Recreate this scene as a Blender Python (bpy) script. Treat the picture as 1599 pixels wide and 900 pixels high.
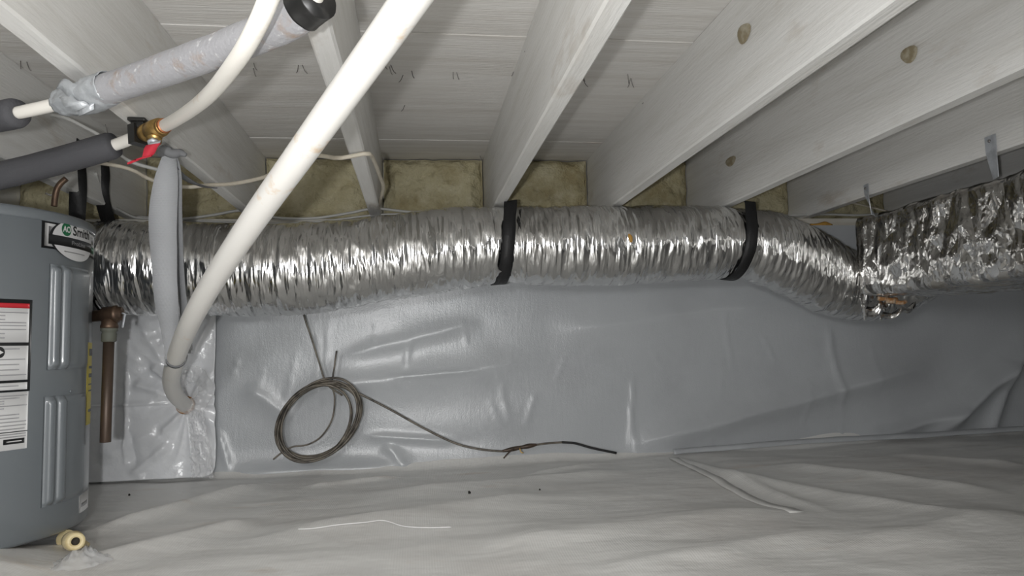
import bpy, math, random
import numpy as np
from mathutils import Matrix, Vector
random.seed(7)
scene = bpy.context.scene
for o in list(bpy.data.objects): bpy.data.objects.remove(o)

# ------------------------------------------------------------------ camera
F = 1100.0                       # focal length in pixels of the 1599x900 frame
CAMZ = 0.40                      # camera height above the crawl-space floor
_d = np.array([(650-800)/F, -(545-450)/F, -1.0]); _d /= np.linalg.norm(_d)
_u = np.cross(np.array([1.0, 0.026, 0.0]), _d); _u /= np.linalg.norm(_u)
if _u[1] < 0: _u = -_u
_x = np.cross(_d, _u)
RM = np.array([_x, _d, _u])      # camera axes -> world (X across joists, Y along joists, Z up)
cam_data = bpy.data.cameras.new('camera')
cam = bpy.data.objects.new('camera', cam_data); scene.collection.objects.link(cam)
cam_data.sensor_fit = 'HORIZONTAL'; cam_data.sensor_width = 36.0
cam_data.lens = 36.0*F/1599.0; cam_data.clip_start = 0.02
M4 = Matrix.Identity(4)
for i in range(3):
    for j in range(3): M4[i][j] = float(RM[i, j])
M4[2][3] = CAMZ
cam.matrix_world = M4
scene.camera = cam

# ------------------------------------------------------------------ world, lamps, exposure
w = bpy.data.worlds.new('world'); scene.world = w; w.use_nodes = True
w.node_tree.nodes['Background'].inputs['Color'].default_value = (0.9, 0.95, 1.0, 1)
w.node_tree.nodes['Background'].inputs['Strength'].default_value = 0.05
def lamp(name, loc, energy, size, target=None, color=(1, 1, 1), typ='AREA', shape='DISK', spread=None):
    l = bpy.data.lights.new(name, typ); l.energy = energy; l.color = color
    if typ == 'AREA':
        l.shape = shape; l.size = size
        if spread: l.spread = spread
    else: l.shadow_soft_size = size
    o = bpy.data.objects.new(name, l); scene.collection.objects.link(o); o.location = loc
    if target is not None:
        o.rotation_euler = (Vector(target)-Vector(loc)).to_track_quat('-Z', 'Y').to_euler()
    return o
lamp('hand_torch', (-0.10, -0.06, CAMZ-0.02), 12.0, 0.035, (-0.05, 2.4, CAMZ+0.08), (1.0, 1.0, 1.0))
lamp('work_lamp', (-0.42, -0.50, 0.68), 38.0, 0.14, None, (1.0, 0.995, 0.985), 'POINT')
vs = scene.view_settings
vs.view_transform = 'Standard'; vs.look = 'None'; vs.exposure = -0.1; vs.gamma = 1.0; vs.use_curve_mapping = False

# ------------------------------------------------------------------ pixel -> world measuring helpers
def ray(px, py):
    return RM @ np.array([(px-800)/F, -(py-450)/F, -1.0])
def P(px, py, Y):
    r = ray(px, py); p = r*Y/r[1]; return np.array([p[0], p[1], p[2]+CAMZ])
def PH(px, py, H):
    r = ray(px, py); p = r*H/r[2]; return np.array([p[0], p[1], p[2]+CAMZ])
def PX(px, py, x):
    r = ray(px, py); p = r*x/r[0]; return np.array([p[0], p[1], p[2]+CAMZ])

# ------------------------------------------------------------------ noise (numpy)
_rs = np.random.RandomState(3)
_perm = np.concatenate([_rs.permutation(256)]*3)
_grad = _rs.normal(size=(256, 3)); _grad /= np.linalg.norm(_grad, axis=1)[:, None]
def noise(x, y, z=0.0):
    x, y, z = np.broadcast_arrays(np.asarray(x, float), np.asarray(y, float), np.asarray(z, float))
    xi, yi, zi = [np.floor(a).astype(int) for a in (x, y, z)]
    xf, yf, zf = x-xi, y-yi, z-zi
    fd = lambda t: t*t*t*(t*(t*6-15)+10)
    u, v, ww = fd(xf), fd(yf), fd(zf)
    def g(i, j, k):
        h = _perm[_perm[_perm[(xi+i) & 255]+((yi+j) & 255)]+((zi+k) & 255)]
        gr = _grad[h]
        return gr[..., 0]*(xf-i)+gr[..., 1]*(yf-j)+gr[..., 2]*(zf-k)
    l = lambda a, b, t: a+(b-a)*t
    return l(l(l(g(0,0,0), g(1,0,0), u), l(g(0,1,0), g(1,1,0), u), v),
             l(l(g(0,0,1), g(1,0,1), u), l(g(0,1,1), g(1,1,1), u), v), ww)

# ------------------------------------------------------------------ materials
MATS = {}
def mat(name, col, rough=0.5, metal=0.0, spec=0.5, coat=0.0, var=None, bump=None, alpha=None, trans=None):
    """var = (colour2, scale, low, high[, stretch]); bump = list of (type, scale, strength, distance, stretch)"""
    if name in MATS: return MATS[name]
    m = bpy.data.materials.new(name); m.use_nodes = True
    nt = m.node_tree; n = nt.nodes; L = nt.links
    b = n['Principled BSDF']
    b.inputs['Base Color'].default_value = (*col, 1)
    b.inputs['Roughness'].default_value = rough; b.inputs['Metallic'].default_value = metal
    b.inputs['Specular IOR Level'].default_value = spec; b.inputs['Coat Weight'].default_value = coat
    if alpha is not None: b.inputs['Alpha'].default_value = alpha
    if trans is not None: b.inputs['Transmission Weight'].default_value = trans
    tc = n.new('ShaderNodeTexCoord')
    def coords(stretch):
        mp = n.new('ShaderNodeMapping'); mp.inputs['Scale'].default_value = stretch
        L.new(tc.outputs['Object'], mp.inputs['Vector']); return mp.outputs['Vector']
    if var:
        prev = None
        for vv in (var if isinstance(var, list) else [var]):
            c2, sc, lo, hi = vv[:4]; st = vv[4] if len(vv) > 4 else (1, 1, 1)
            nz = n.new('ShaderNodeTexNoise'); nz.inputs['Scale'].default_value = sc
            nz.inputs['Detail'].default_value = 6; nz.inputs['Roughness'].default_value = 0.6
            L.new(coords(st), nz.inputs['Vector'])
            rp = n.new('ShaderNodeMapRange'); rp.inputs['From Min'].default_value = lo; rp.inputs['From Max'].default_value = hi
            L.new(nz.outputs['Fac'], rp.inputs['Value'])
            mx = n.new('ShaderNodeMix'); mx.data_type = 'RGBA'
            L.new(rp.outputs['Result'], mx.inputs['Factor'])
            if prev is None: mx.inputs['A'].default_value = (*col, 1)
            else: L.new(prev, mx.inputs['A'])
            mx.inputs['B'].default_value = (*c2, 1); prev = mx.outputs['Result']
        L.new(prev, b.inputs['Base Color'])
    prevn = None
    for (ty, sc, strg, dist, st) in (bump or []):
        bp = n.new('ShaderNodeBump'); bp.inputs['Strength'].default_value = strg; bp.inputs['Distance'].default_value = dist
        if ty == 'noise':
            t = n.new('ShaderNodeTexNoise'); t.inputs['Scale'].default_value = sc; t.inputs['Detail'].default_value = 5; out = t.outputs['Fac']
        elif ty == 'smooth':
            t = n.new('ShaderNodeTexNoise'); t.inputs['Scale'].default_value = sc; t.inputs['Detail'].default_value = 1.2; out = t.outputs['Fac']
        elif ty == 'voronoi':
            t = n.new('ShaderNodeTexVoronoi'); t.inputs['Scale'].default_value = sc; t.feature = 'F1'; out = t.outputs['Distance']
        elif ty == 'edge':
            t = n.new('ShaderNodeTexVoronoi'); t.inputs['Scale'].default_value = sc; t.feature = 'DISTANCE_TO_EDGE'; out = t.outputs['Distance']
        else:
            t = n.new('ShaderNodeTexWave'); t.inputs['Scale'].default_value = sc; t.inputs['Distortion'].default_value = 0.6; out = t.outputs['Fac']
            t.bands_direction = ty[-1].upper()
        L.new(coords(st), t.inputs['Vector'])
        L.new(out, bp.inputs['Height'])
        if prevn: L.new(prevn, bp.inputs['Normal'])
        prevn = bp.outputs['Normal']
    if prevn: L.new(prevn, b.inputs['Normal'])
    MATS[name] = m
    return m

M_liner = mat('liner_wall', (0.49, 0.51, 0.53), 0.24, spec=0.6,
              var=((0.44, 0.455, 0.475), 3.0, 0.45, 0.7),
              bump=[('noise', 5, 0.05, 0.02, (1, 1, 1.6)), ('noise', 90, 0.13, 0.004, (1, 1, 0.25)), ('noise', 330, 0.38, 0.0015, (1, 1, 0.7))])
M_floor = mat('liner_floor', (0.74, 0.735, 0.715), 0.40, spec=0.5,
              var=[((0.63, 0.61, 0.585), 2.2, 0.48, 0.70), ((0.56, 0.44, 0.33), 3.4, 0.62, 0.86, (0.7, 2.0, 1))],
              bump=[('noise', 6, 0.3, 0.02, (1, 2.4, 1)), ('noise', 60, 0.2, 0.004, (0.5, 1, 1)), ('wave_x', 62, 0.12, 0.001, (1, 1, 1))])
M_patch = mat('liner_patch', (0.84, 0.855, 0.88), 0.22, spec=0.7,
              bump=[('noise', 14, 0.35, 0.02, (1, 1, 1)), ('noise', 70, 0.15, 0.004, (1, 1, 0.4))])
M_joist = mat('joist_wood', (0.74, 0.735, 0.715), 0.75, spec=0.25,
              var=[((0.66, 0.65, 0.62), 5, 0.45, 0.72, (6, 0.5, 6)), ((0.46, 0.40, 0.33), 3.2, 0.60, 0.84, (3, 1.2, 3))],
              bump=[('noise', 30, 0.35, 0.004, (6, 0.5, 6)), ('noise', 160, 0.25, 0.002, (1, 0.5, 1))])
M_ply = mat('plywood', (0.70, 0.685, 0.66), 0.8, spec=0.2,
            var=[((0.60, 0.575, 0.54), 4.5, 0.42, 0.72, (0.4, 6, 1)), ((0.46, 0.37, 0.31), 3.0, 0.63, 0.86, (0.7, 3, 1))],
            bump=[('noise', 24, 0.45, 0.004, (0.5, 9, 1)), ('noise', 140, 0.2, 0.002, (0.4, 3, 1))])
M_knot = mat('knot_wood', (0.30, 0.25, 0.16), 0.7, var=((0.50, 0.46, 0.36), 60, 0.45, 0.7))
M_sill = mat('sill_wood', (0.66, 0.64, 0.58), 0.7, var=((0.48, 0.44, 0.36), 5, 0.5, 0.75, (0.6, 4, 4)))
M_batt = mat('fibreglass', (0.52, 0.475, 0.315), 0.9, spec=0.1, var=[((0.37, 0.315, 0.18), 9, 0.42, 0.7), ((0.62, 0.58, 0.42), 14, 0.5, 0.75)],
             bump=[('noise', 22, 0.9, 0.03, (1, 1, 1)), ('noise', 130, 0.5, 0.006, (1, 1, 1))])
M_foam = mat('spray_foam', (0.55, 0.30, 0.06), 0.6, bump=[('noise', 90, 0.6, 0.01, (1, 1, 1))])
M_foil = mat('foil_flex', (0.76, 0.76, 0.755), 0.20, metal=1.0,
             var=((0.66, 0.65, 0.64), 6, 0.5, 0.75),
             bump=[('smooth', 4.5, 0.5, 0.03, (9, 1, 1.3)), ('smooth', 15, 0.34, 0.012, (7, 1.6, 1.4)), ('edge', 9, 0.16, 0.02, (3, 1, 0.9))])
M_foil2 = mat('foil_wrap', (0.80, 0.79, 0.775), 0.17, metal=1.0,
              var=((0.46, 0.42, 0.36), 7, 0.5, 0.78),
              bump=[('edge', 6, 0.8, 0.04, (1, 1.5, 0.7)), ('smooth', 11, 0.7, 0.03, (1, 2.0, 0.7)), ('edge', 20, 0.45, 0.012, (1, 1.4, 0.8)), ('edge', 48, 0.35, 0.006, (1, 1.2, 0.9))])
M_strapk = mat('black_strap', (0.012, 0.012, 0.013), 0.55, bump=[('noise', 120, 0.4, 0.003, (1, 1, 1))])
M_web = mat('grey_webbing', (0.42, 0.43, 0.45), 0.75, spec=0.25, bump=[('wave_z', 95, 0.25, 0.001, (1, 1, 1)), ('wave_x', 120, 0.2, 0.002, (1, 1, 1))])
M_pvc = mat('white_pipe', (0.86, 0.84, 0.80), 0.32, spec=0.5, var=((0.66, 0.44, 0.22), 13, 0.60, 0.74, (1, 1, 1)))
M_pex = mat('cream_pipe', (0.86, 0.83, 0.77), 0.35, spec=0.5, var=((0.66, 0.54, 0.40), 14, 0.6, 0.8))
M_foamd = mat('dark_foam_sleeve', (0.075, 0.075, 0.082), 0.7, spec=0.3, bump=[('noise', 260, 0.4, 0.002, (1, 1, 1))])
M_foaml = mat('pale_foam_sleeve', (0.33, 0.33, 0.345), 0.7, spec=0.3, var=[((0.30, 0.24, 0.20), 24, 0.56, 0.72), ((0.60, 0.60, 0.61), 70, 0.6, 0.75)], bump=[('noise', 150, 0.5, 0.003, (1, 1, 1))])
M_tape = mat('grey_tape', (0.40, 0.42, 0.44), 0.35, metal=0.3, bump=[('noise', 40, 0.5, 0.008, (1, 1, 1))])
M_black = mat('black_plastic', (0.012, 0.012, 0.012), 0.4)
M_brass = mat('brass', (0.50, 0.33, 0.12), 0.36, metal=0.9, var=((0.30, 0.18, 0.07), 60, 0.45, 0.7))
M_bronze = mat('old_bronze', (0.13, 0.085, 0.058), 0.45, metal=0.75, var=((0.07, 0.048, 0.035), 40, 0.42, 0.7))
M_copper = mat('dull_copper', (0.085, 0.058, 0.042), 0.45, metal=0.4, var=((0.045, 0.035, 0.028), 22, 0.45, 0.75, (1, 1, .3)))
M_patina = mat('green_patina', (0.10, 0.105, 0.085), 0.7)
M_steel = mat('galvanised', (0.55, 0.58, 0.62), 0.45, metal=0.35, var=((0.42, 0.44, 0.47), 30, 0.45, 0.65))
M_red = mat('red_vinyl', (0.50, 0.025, 0.045), 0.35)
M_cable = mat('white_cable', (0.62, 0.57, 0.47), 0.5, var=((0.46, 0.41, 0.33), 18, 0.5, 0.75))
M_cableg = mat('grey_cable', (0.50, 0.50, 0.48), 0.5)
M_coil = mat('coil_wire', (0.17, 0.15, 0.12), 0.4, metal=0.25, var=((0.055, 0.048, 0.04), 25, 0.42, 0.65))
M_heater = mat('grey_enamel', (0.155, 0.172, 0.185), 0.28, spec=0.5, coat=0.25, bump=[('noise', 5, 0.05, 0.02, (1, 1, 1))])
M_white = mat('label_white', (0.60, 0.60, 0.60), 0.4)
M_ink = mat('label_black', (0.012, 0.013, 0.014), 0.4)
M_green = mat('label_green', (0.01, 0.13, 0.05), 0.4)
M_grey = mat('label_grey', (0.30, 0.30, 0.31), 0.4)
M_redl = mat('label_red', (0.48, 0.02, 0.03), 0.4)
M_yel = mat('label_yellow', (0.62, 0.50, 0.02), 0.4)
M_valve = mat('cream_plastic', (0.56, 0.47, 0.27), 0.45, var=((0.40, 0.30, 0.13), 40, 0.5, 0.7))
M_nail = mat('nail_steel', (0.25, 0.24, 0.23), 0.5, metal=0.6)
M_film = mat('clear_film', (0.80, 0.81, 0.83), 0.14, spec=0.8, alpha=0.42, bump=[('smooth', 28, 0.6, 0.012, (1, 1, 1))])
M_dirt_shade = mat('dirt_and_bore_shade', (0.02, 0.018, 0.015), 0.9)
M_rust = mat('rust_sealant', (0.42, 0.20, 0.07), 0.7, var=((0.62, 0.52, 0.40), 50, 0.45, 0.65))

# ------------------------------------------------------------------ object helpers
COL = scene.collection
def mesh_obj(name, verts, faces, m, parent=None, smooth=True, kind=None):
    me = bpy.data.meshes.new(name)
    me.from_pydata([tuple(map(float, v)) for v in verts], [], [tuple(map(int, f)) for f in faces])
    me.update()
    if smooth: me.polygons.foreach_set('use_smooth', [True]*len(me.polygons))
    if m: me.materials.append(m)
    o = bpy.data.objects.new(name, me); COL.objects.link(o)
    if parent:
        o.parent = parent
        o.matrix_parent_inverse = Matrix.Translation(-parent.location) if parent.type == 'EMPTY' else Matrix.Identity(4)
    if kind: o['kind'] = kind
    return o
def tag(o, label, cat, group=None):
    o['label'] = label; o['category'] = cat
    if group: o['group'] = group
    return o
def thing(name, label, cat, loc, group=None):
    o = bpy.data.objects.new(name, None); COL.objects.link(o); o.location = tuple(map(float, loc)); o.empty_display_size = 0.05
    return tag(o, label, cat, group)
def box_vf(x0, x1, y0, y1, z0, z1):
    v = [(x, y, z) for x in (x0, x1) for y in (y0, y1) for z in (z0, z1)]
    f = [(0,1,3,2), (4,6,7,5), (0,4,5,1), (2,3,7,6), (0,2,6,4), (1,5,7,3)]
    return v, f
def grid_faces(n, mth, wrap=False):
    f = []
    for i in range(n-1):
        for j in range(mth if wrap else mth-1):
            k = (j+1) % mth
            f.append((i*mth+j, i*mth+k, (i+1)*mth+k, (i+1)*mth+j))
    return f
def spline(pts, n):
    """Catmull-Rom through pts (k-dim), n samples evenly spread over arc length"""
    p = np.array(pts, float)
    e = np.vstack([2*p[0]-p[1], p, 2*p[-1]-p[-2]])
    out = []
    for i in range(1, len(e)-2):
        for t in np.linspace(0, 1, 24, endpoint=False):
            a, b, c, d = e[i-1], e[i], e[i+1], e[i+2]
            out.append(0.5*((2*b)+(-a+c)*t+(2*a-5*b+4*c-d)*t*t+(-a+3*b-3*c+d)*t**3))
    out.append(p[-1]); out = np.array(out)
    s = np.concatenate([[0], np.cumsum(np.linalg.norm(np.diff(out[:, :3], axis=0), axis=1))])
    q = np.linspace(0, s[-1], n)
    return np.stack([np.interp(q, s, out[:, k]) for k in range(out.shape[1])], 1), q
def frames(c):
    t = np.gradient(c, axis=0); t /= np.linalg.norm(t, axis=1)[:, None]+1e-12
    ref = np.array([0, 0, 1.0]) if abs(t[0][2]) < 0.9 else np.array([1.0, 0, 0])
    n = ref-t[0]*ref.dot(t[0]); n /= np.linalg.norm(n)
    N = [n]
    for i in range(1, len(c)):
        n = N[-1]-t[i]*N[-1].dot(t[i]); n /= np.linalg.norm(n); N.append(n)
    N = np.array(N); return t, N, np.cross(t, N)
def tube_vf(pts, r, n=60, seg=16, disp=None, cap=True, straight=False):
    """pts k x 3 (or k x 4 with radius)"""
    p = np.array(pts, float)
    if p.shape[1] == 3: p = np.hstack([p, np.full((len(p), 1), r)])
    c, s = spline(p, n) if not straight else (p, np.concatenate([[0], np.cumsum(np.linalg.norm(np.diff(p[:, :3], axis=0), axis=1))]))
    n = len(c)
    t, N, B = frames(c[:, :3])
    th = np.linspace(0, 2*np.pi, seg, endpoint=False)
    rad = np.repeat(c[:, 3:4], seg, 1)
    if disp is not None: rad = rad+disp(s[:, None], th[None, :])
    v = c[:, None, :3]+rad[:, :, None]*(np.cos(th)[None, :, None]*N[:, None]+np.sin(th)[None, :, None]*B[:, None])
    v = v.reshape(-1, 3); f = grid_faces(n, seg, True)
    if cap:
        f.append(tuple(range(seg))[::-1]); f.append(tuple((n-1)*seg+j for j in range(seg)))
    return v, f
def tube(name, pts, r, m, parent=None, **k):
    v, f = tube_vf(pts, r, **k); return mesh_obj(name, v, f, m, parent)
def ribbon_vf(cent, wdir, width, thick):
    c = np.array(cent, float); wd = np.array(wdir, float); wd /= np.linalg.norm(wd, axis=1)[:, None]
    t = np.gradient(c, axis=0); nn = np.cross(t, wd); nn /= np.linalg.norm(nn, axis=1)[:, None]+1e-12
    w2 = np.array(width, float)[:, None]*0.5*np.ones((len(c), 1))
    cols = [c-wd*w2+nn*thick/2, c+nn*thick/2, c+wd*w2+nn*thick/2, c+wd*w2-nn*thick/2, c-nn*thick/2, c-wd*w2-nn*thick/2]
    v = np.stack(cols, 1).reshape(-1, 3); f = grid_faces(len(c), 6, True)
    f.append((5,4,3,2,1,0)); k = (len(c)-1)*6; f.append(tuple(k+j for j in range(6)))
    return v, f
def lathe_vf(prof, center, axis, seg=32, up=None):
    """prof list of (dist along axis, radius)"""
    a = np.array(axis, float); a /= np.linalg.norm(a)
    r = np.array([0, 0, 1.0]) if abs(a[2]) < 0.9 else np.array([1.0, 0, 0])
    n = r-a*r.dot(a); n /= np.linalg.norm(n); b = np.cross(a, n)
    th = np.linspace(0, 2*np.pi, seg, endpoint=False); v = []
    for d, rr in prof:
        for q in th: v.append(np.array(center)+a*d+rr*(np.cos(q)*n+np.sin(q)*b))
    f = grid_faces(len(prof), seg, True)
    f.append(tuple(range(seg))[::-1]); f.append(tuple((len(prof)-1)*seg+j for j in range(seg)))
    return v, f
def bevel(o, w=0.003, seg=2):
    md = o.modifiers.new('bevel', 'BEVEL'); md.width = w; md.segments = seg; md.limit_method = 'ANGLE'; md.angle_limit = 0.6
    return o
def solid(o, t=0.002):
    md = o.modifiers.new('thickness', 'SOLIDIFY'); md.thickness = t; md.offset = 0; return o
def folds(a, b, segs):
    """sum of creased ridges: segs = (a0,b0,a1,b1,width,height)"""
    z = np.zeros_like(a)
    for (a0, b0, a1, b1, wd, h) in segs:
        d = np.array([a1-a0, b1-b0]); L = np.hypot(*d); d = d/L
        u = (a-a0)*d[0]+(b-b0)*d[1]; q = (a-a0)*-d[1]+(b-b0)*d[0]
        q = q+0.25*wd*noise(u*6/(L+.1), b*0+a0*7.3, 0.5)
        tp = np.clip(np.minimum(u/L*4, (1-u/L)*4), 0, 1); tp = tp*tp*(3-2*tp)
        z += h*tp*np.exp(-np.abs(q/wd)**1.4)
    return z

# ================================================================== THE SETTING
ZJ = CAMZ+0.455      # underside of joists
ZT = CAMZ+0.69       # underside of plywood
WY = 2.45            # liner wall plane
# ---- floor (plastic liner)
fx = np.unique(np.concatenate([np.linspace(-2.6, -1.25, 14), np.linspace(-1.25, 2.6, 330), np.linspace(2.6, 3.4, 8)]))
fy = np.unique(np.concatenate([np.linspace(-3.0, 0.95, 24), np.linspace(0.95, WY+0.03, 150)]))
GX, GY = np.meshgrid(fx, fy, indexing='ij')
def fp(px, py): q = PH(px, py, -0.40); return (q[0], q[1])
fsegs = []
def ff(p0, p1, wd, h): fsegs.append((*fp(*p0), *fp(*p1), wd, h))
ff((120, 838), (430, 752), 0.035, 0.022)
ff((350, 850), (900, 770), 0.09, 0.018)
ff((60, 905), (420, 805), 0.05, 0.02)
ff((700, 860), (1300, 800), 0.12, 0.02)
ff((560, 775), (1000, 735), 0.06, 0.014)
ff((1040, 712), (1330, 815), 0.022, 0.010)
ff((1100, 740), (1599, 830), 0.05, 0.016)
ff((1200, 730), (1599, 775), 0.04, 0.014)
ff((1380, 715), (1620, 735), 0.03, 0.012)
ff((1300, 860), (1620, 800), 0.07, 0.018)
ff((900, 900), (1350, 830), 0.06, 0.014)
ff((460, 762), (640, 742), 0.02, 0.012)
ff((820, 745), (960, 722), 0.016, 0.010)
def floor_z(X, Y):
    z = folds(X, Y, fsegs)
    z = z+0.012*noise(X*2.2, Y*3.2, 1.7)+0.005*noise(X*7, Y*10, 4.2)
    z = z+0.022*np.clip((X-0.3)/1.9, 0, 1)*np.clip((Y-1.2)/1.2, 0, 1)        # ground rises a little to the right
    m = np.clip((-0.60-X)/0.22, 0, 1)*np.clip((1.72-Y)/0.3, 0, 1)            # pad the heater stands on
    z = z+0.05*m*m*(3-2*m)
    z = z+0.05*np.clip((Y-(WY-0.05))/0.06, 0, 1)**2
    return z
FZ = floor_z(GX, GY)
v = np.stack([GX, GY, FZ], -1).reshape(-1, 3)
floor = mesh_obj('floor', v, grid_faces(len(fx), len(fy)), M_floor, kind='structure')
# ---- back wall (plastic liner hung from the sill to the floor)
wx = np.unique(np.concatenate([np.linspace(-2.6, -1.25, 14), np.linspace(-1.25, 2.6, 380), np.linspace(2.6, 3.4, 8)]))
wz = np.linspace(-0.03, CAMZ+0.425, 130)
WX, WZ = np.meshgrid(wx, wz, indexing='ij')
wsegs = []
def wf(p0, p1, wd, h):
    a = P(*p0, WY); b = P(*p1, WY); wsegs.append((a[0], a[2], b[0], b[2], wd, h))
wf((950, 706), (1480, 560), 0.05, 0.045)
wf((1440, 690), (1640, 500), 0.045, 0.075)
wf((1540, 690), (1570, 560), 0.03, 0.03)
wf((1330, 690), (1500, 640), 0.03, 0.035)
wf((1290, 500), (1315, 650), 0.012, 0.008)
wf((983, 700), (990, 575), 0.006, 0.006)
wf((850, 520), (1250, 470), 0.06, 0.02)
wf((420, 620), (860, 560), 0.05, 0.018)
wf((520, 560), (760, 500), 0.03, 0.012)
wf((600, 590), (760, 578), 0.006, 0.006)
wf((560, 680), (720, 690), 0.012, 0.010)
wf((340, 670), (360, 740), 0.010, 0.010)
wf((380, 600), (460, 660), 0.03, 0.012)
wf((345, 740), (640, 725), 0.02, 0.014)
wf((600, 690), (640, 735), 0.02, 0.012)
for k in range(26):
    x0 = random.uniform(350, 1500); y0 = random.uniform(470, 640)
    wf((x0, y0), (x0+random.uniform(-25, 25), y0+random.uniform(40, 130)), random.uniform(0.004, 0.008), random.uniform(0.0015, 0.004))
WD = folds(WX, WZ, wsegs)+0.02*noise(WX*1.6, WZ*2.0, 9.1)+0.004*noise(WX*6, WZ*9, 2.2)
low = np.clip((0.10-WZ)/0.13, 0, 1)
v = np.stack([WX, WY-WD-0.03*low**2, WZ], -1).reshape(-1, 3)
wall_back = mesh_obj('wall_back', v, [f[::-1] for f in grid_faces(len(wx), len(wz))], M_liner, kind='structure')
# ---- other walls of the crawl space (out of frame)
for nm, bx in (('wall_left', (-2.65, -2.6, -3.0, 2.7, -0.05, 1.15)), ('wall_right', (3.35, 3.4, -3.0, 2.7, -0.05, 1.15)), ('wall_rear', (-2.6, 3.35, -3.05, -3.0, -0.05, 1.15))):
    mesh_obj(nm, *box_vf(*bx), M_liner, smooth=False, kind='structure')
# block wall behind the liner and the rim board over the sill
mesh_obj('wall_foundation', *box_vf(-2.6, 3.35, WY+0.06, WY+0.22, -0.05, CAMZ+0.42), mat('block', (0.4, 0.4, 0.39), 0.9), smooth=False, kind='structure')
mesh_obj('wall_rim', *box_vf(-2.6, 3.35, 2.60, 2.64, CAMZ+0.458, ZT), M_sill, smooth=False, kind='structure')
# ---- sill plate
sill = mesh_obj('trim_1', *box_vf(-2.6, 3.35, 2.46, 2.60, CAMZ+0.424, CAMZ+0.4545), M_sill, smooth=False, kind='structure'); bevel(sill, 0.003)
for (px0, px1, py) in ((466, 486, 357), (496, 522, 358), (528, 542, 357), (1228, 1262, 351), (1266, 1300, 351), (150, 165, 352)):
    a = P(px0, py, 2.455); b = P(px1, py, 2.455); mid = (a+b)/2
    pts = [(*(a+(b-a)*t+np.array([0, 0.002*math.sin(9*t), 0.003*math.sin(7*t+px0)])), 0.004+0.005*math.sin(math.pi*t)*(1+.3*math.sin(11*t))) for t in np.linspace(0, 1, 7)]
    o = tube('foam_bead', pts, 0, M_foam, sill, n=14, seg=8); o['label'] = 'orange spray foam bead under the sill'
# ---- plywood subfloor
ceiling = mesh_obj('ceiling', *box_vf(-2.6, 3.35, -3.0, 2.62, ZT+0.019, ZT+0.04), M_ply, smooth=False, kind='structure')
JC = [-1.338, -0.936, -0.538, -0.130, 0.275, 0.666, 1.059, 1.469, 1.871, 2.274, 2.679]
edges_y = [-3.0, -1.72, -0.5, 0.72-0.44, 1.505, 2.305, 2.60]
for i in range(len(edges_y)-1):
    xs = [-2.6]+([JC[1], JC[4], JC[7]] if i % 2 else [JC[0], JC[3], JC[6], JC[9]])+[3.35]
    for j in range(len(xs)-1):
        dz = random.uniform(0, 0.0012)
        o = mesh_obj('plywood_sheet', *box_vf(xs[j]+0.001, xs[j+1]-0.001, edges_y[i]+0.0018, edges_y[i+1]-0.0018, ZT+dz, ZT+0.02), M_ply, ceiling, smooth=False)
        bevel(o, 0.0015, 1)
# nails poking through the plywood
for (px, py, k) in ((533, 45, 4), (392, 104, 2), (468, 104, 2), (606, 106, 3), (637, 112, 2), (712, 116, 2), (823, 67, 2), (802, 112, 1), (985, 122, 3), (911, 124, 2), (1009, 152, 1),
                    (630, 165, 1), (36, 95, 2), (755, 248, 1), (45, 210, 2), (170, 190, 1)):
    for q in range(k):
        b0 = PH(px+random.uniform(-7, 7), py+random.uniform(-6, 6), 0.69)
        L = random.uniform(0.010, 0.024); a = random.uniform(0, 6.28)
        tip = b0+np.array([math.cos(a)*L*0.6, math.sin(a)*L*0.6, -L])
        tube('nail', [b0+np.array([0, 0, .002]), (b0+tip)/2+np.array([0, 0, -L*0.15]), tip], 0.0011, M_nail, ceiling, n=5, seg=5)

# ================================================================== JOISTS
JX = [-1.357, -0.955, -0.557, -0.149, 0.256, 0.647, 1.04, 1.45, 1.852, 2.255, 2.66]
JN = ['pale floor joist at the far left, mostly hidden above the water heater', 'pale floor joist just above the top of the grey water heater',
      'pale floor joist carrying the red-handled valve and the grey webbing strap', 'pale narrow-looking floor joist crossed by the thick white pipe',
      'pale floor joist in the centre holding the left black duct strap', 'pale floor joist with one worn knot, second right of centre',
      'pale floor joist with a round brown knot and the right black duct strap', 'pale floor joist with two metal hangers above the foil trunk duct',
      'shaded floor joist directly behind and above the foil trunk duct', 'shaded floor joist right of the foil trunk duct', 'floor joist at the far right end of the row']
JT = 0.038
joists = []
for i, x in enumerate(JX):
    n = 90
    ys = np.linspace(-3.0, 2.58, n)
    prof = [(0, 1), (0, 0.5), (0, 0.012), (0.004, 0), (0.5, 0), (JT-0.004, 0), (JT, 0.012), (JT, 0.5), (JT, 1)]
    H = ZT-ZJ; vv = []
    for y in ys:
        wob = 0.0025*float(noise(y*1.1, i*3.7)); ww2 = 0.003*float(noise(y*0.9, i*5.1, 3.3))
        for (a, hh) in prof:
            if hh == 0: aa, zz = a if a != 0.5 else JT/2, ZJ+0.0
            else: aa, zz = a, (ZJ+0.004 if hh == 0.012 else ZJ+hh*H)
            jag = 0.0012*float(noise(y*45, i+a*50, hh*9)) if hh < 0.1 else 0
            vv.append((x+aa+wob+jag, y, min(zz+ww2*(1-min(hh, 1))+jag, ZT)))
    f = grid_faces(n, len(prof), True)
    k = (n-1)*len(prof)
    f += [tuple(range(len(prof)))[::-1], tuple(k+j for j in range(len(prof)))]
    o = mesh_obj('floor_joist', vv, f, M_joist, smooth=False)
    tag(o, JN[i], 'joist', 'floor joists overhead'); joists.append(o)
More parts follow.
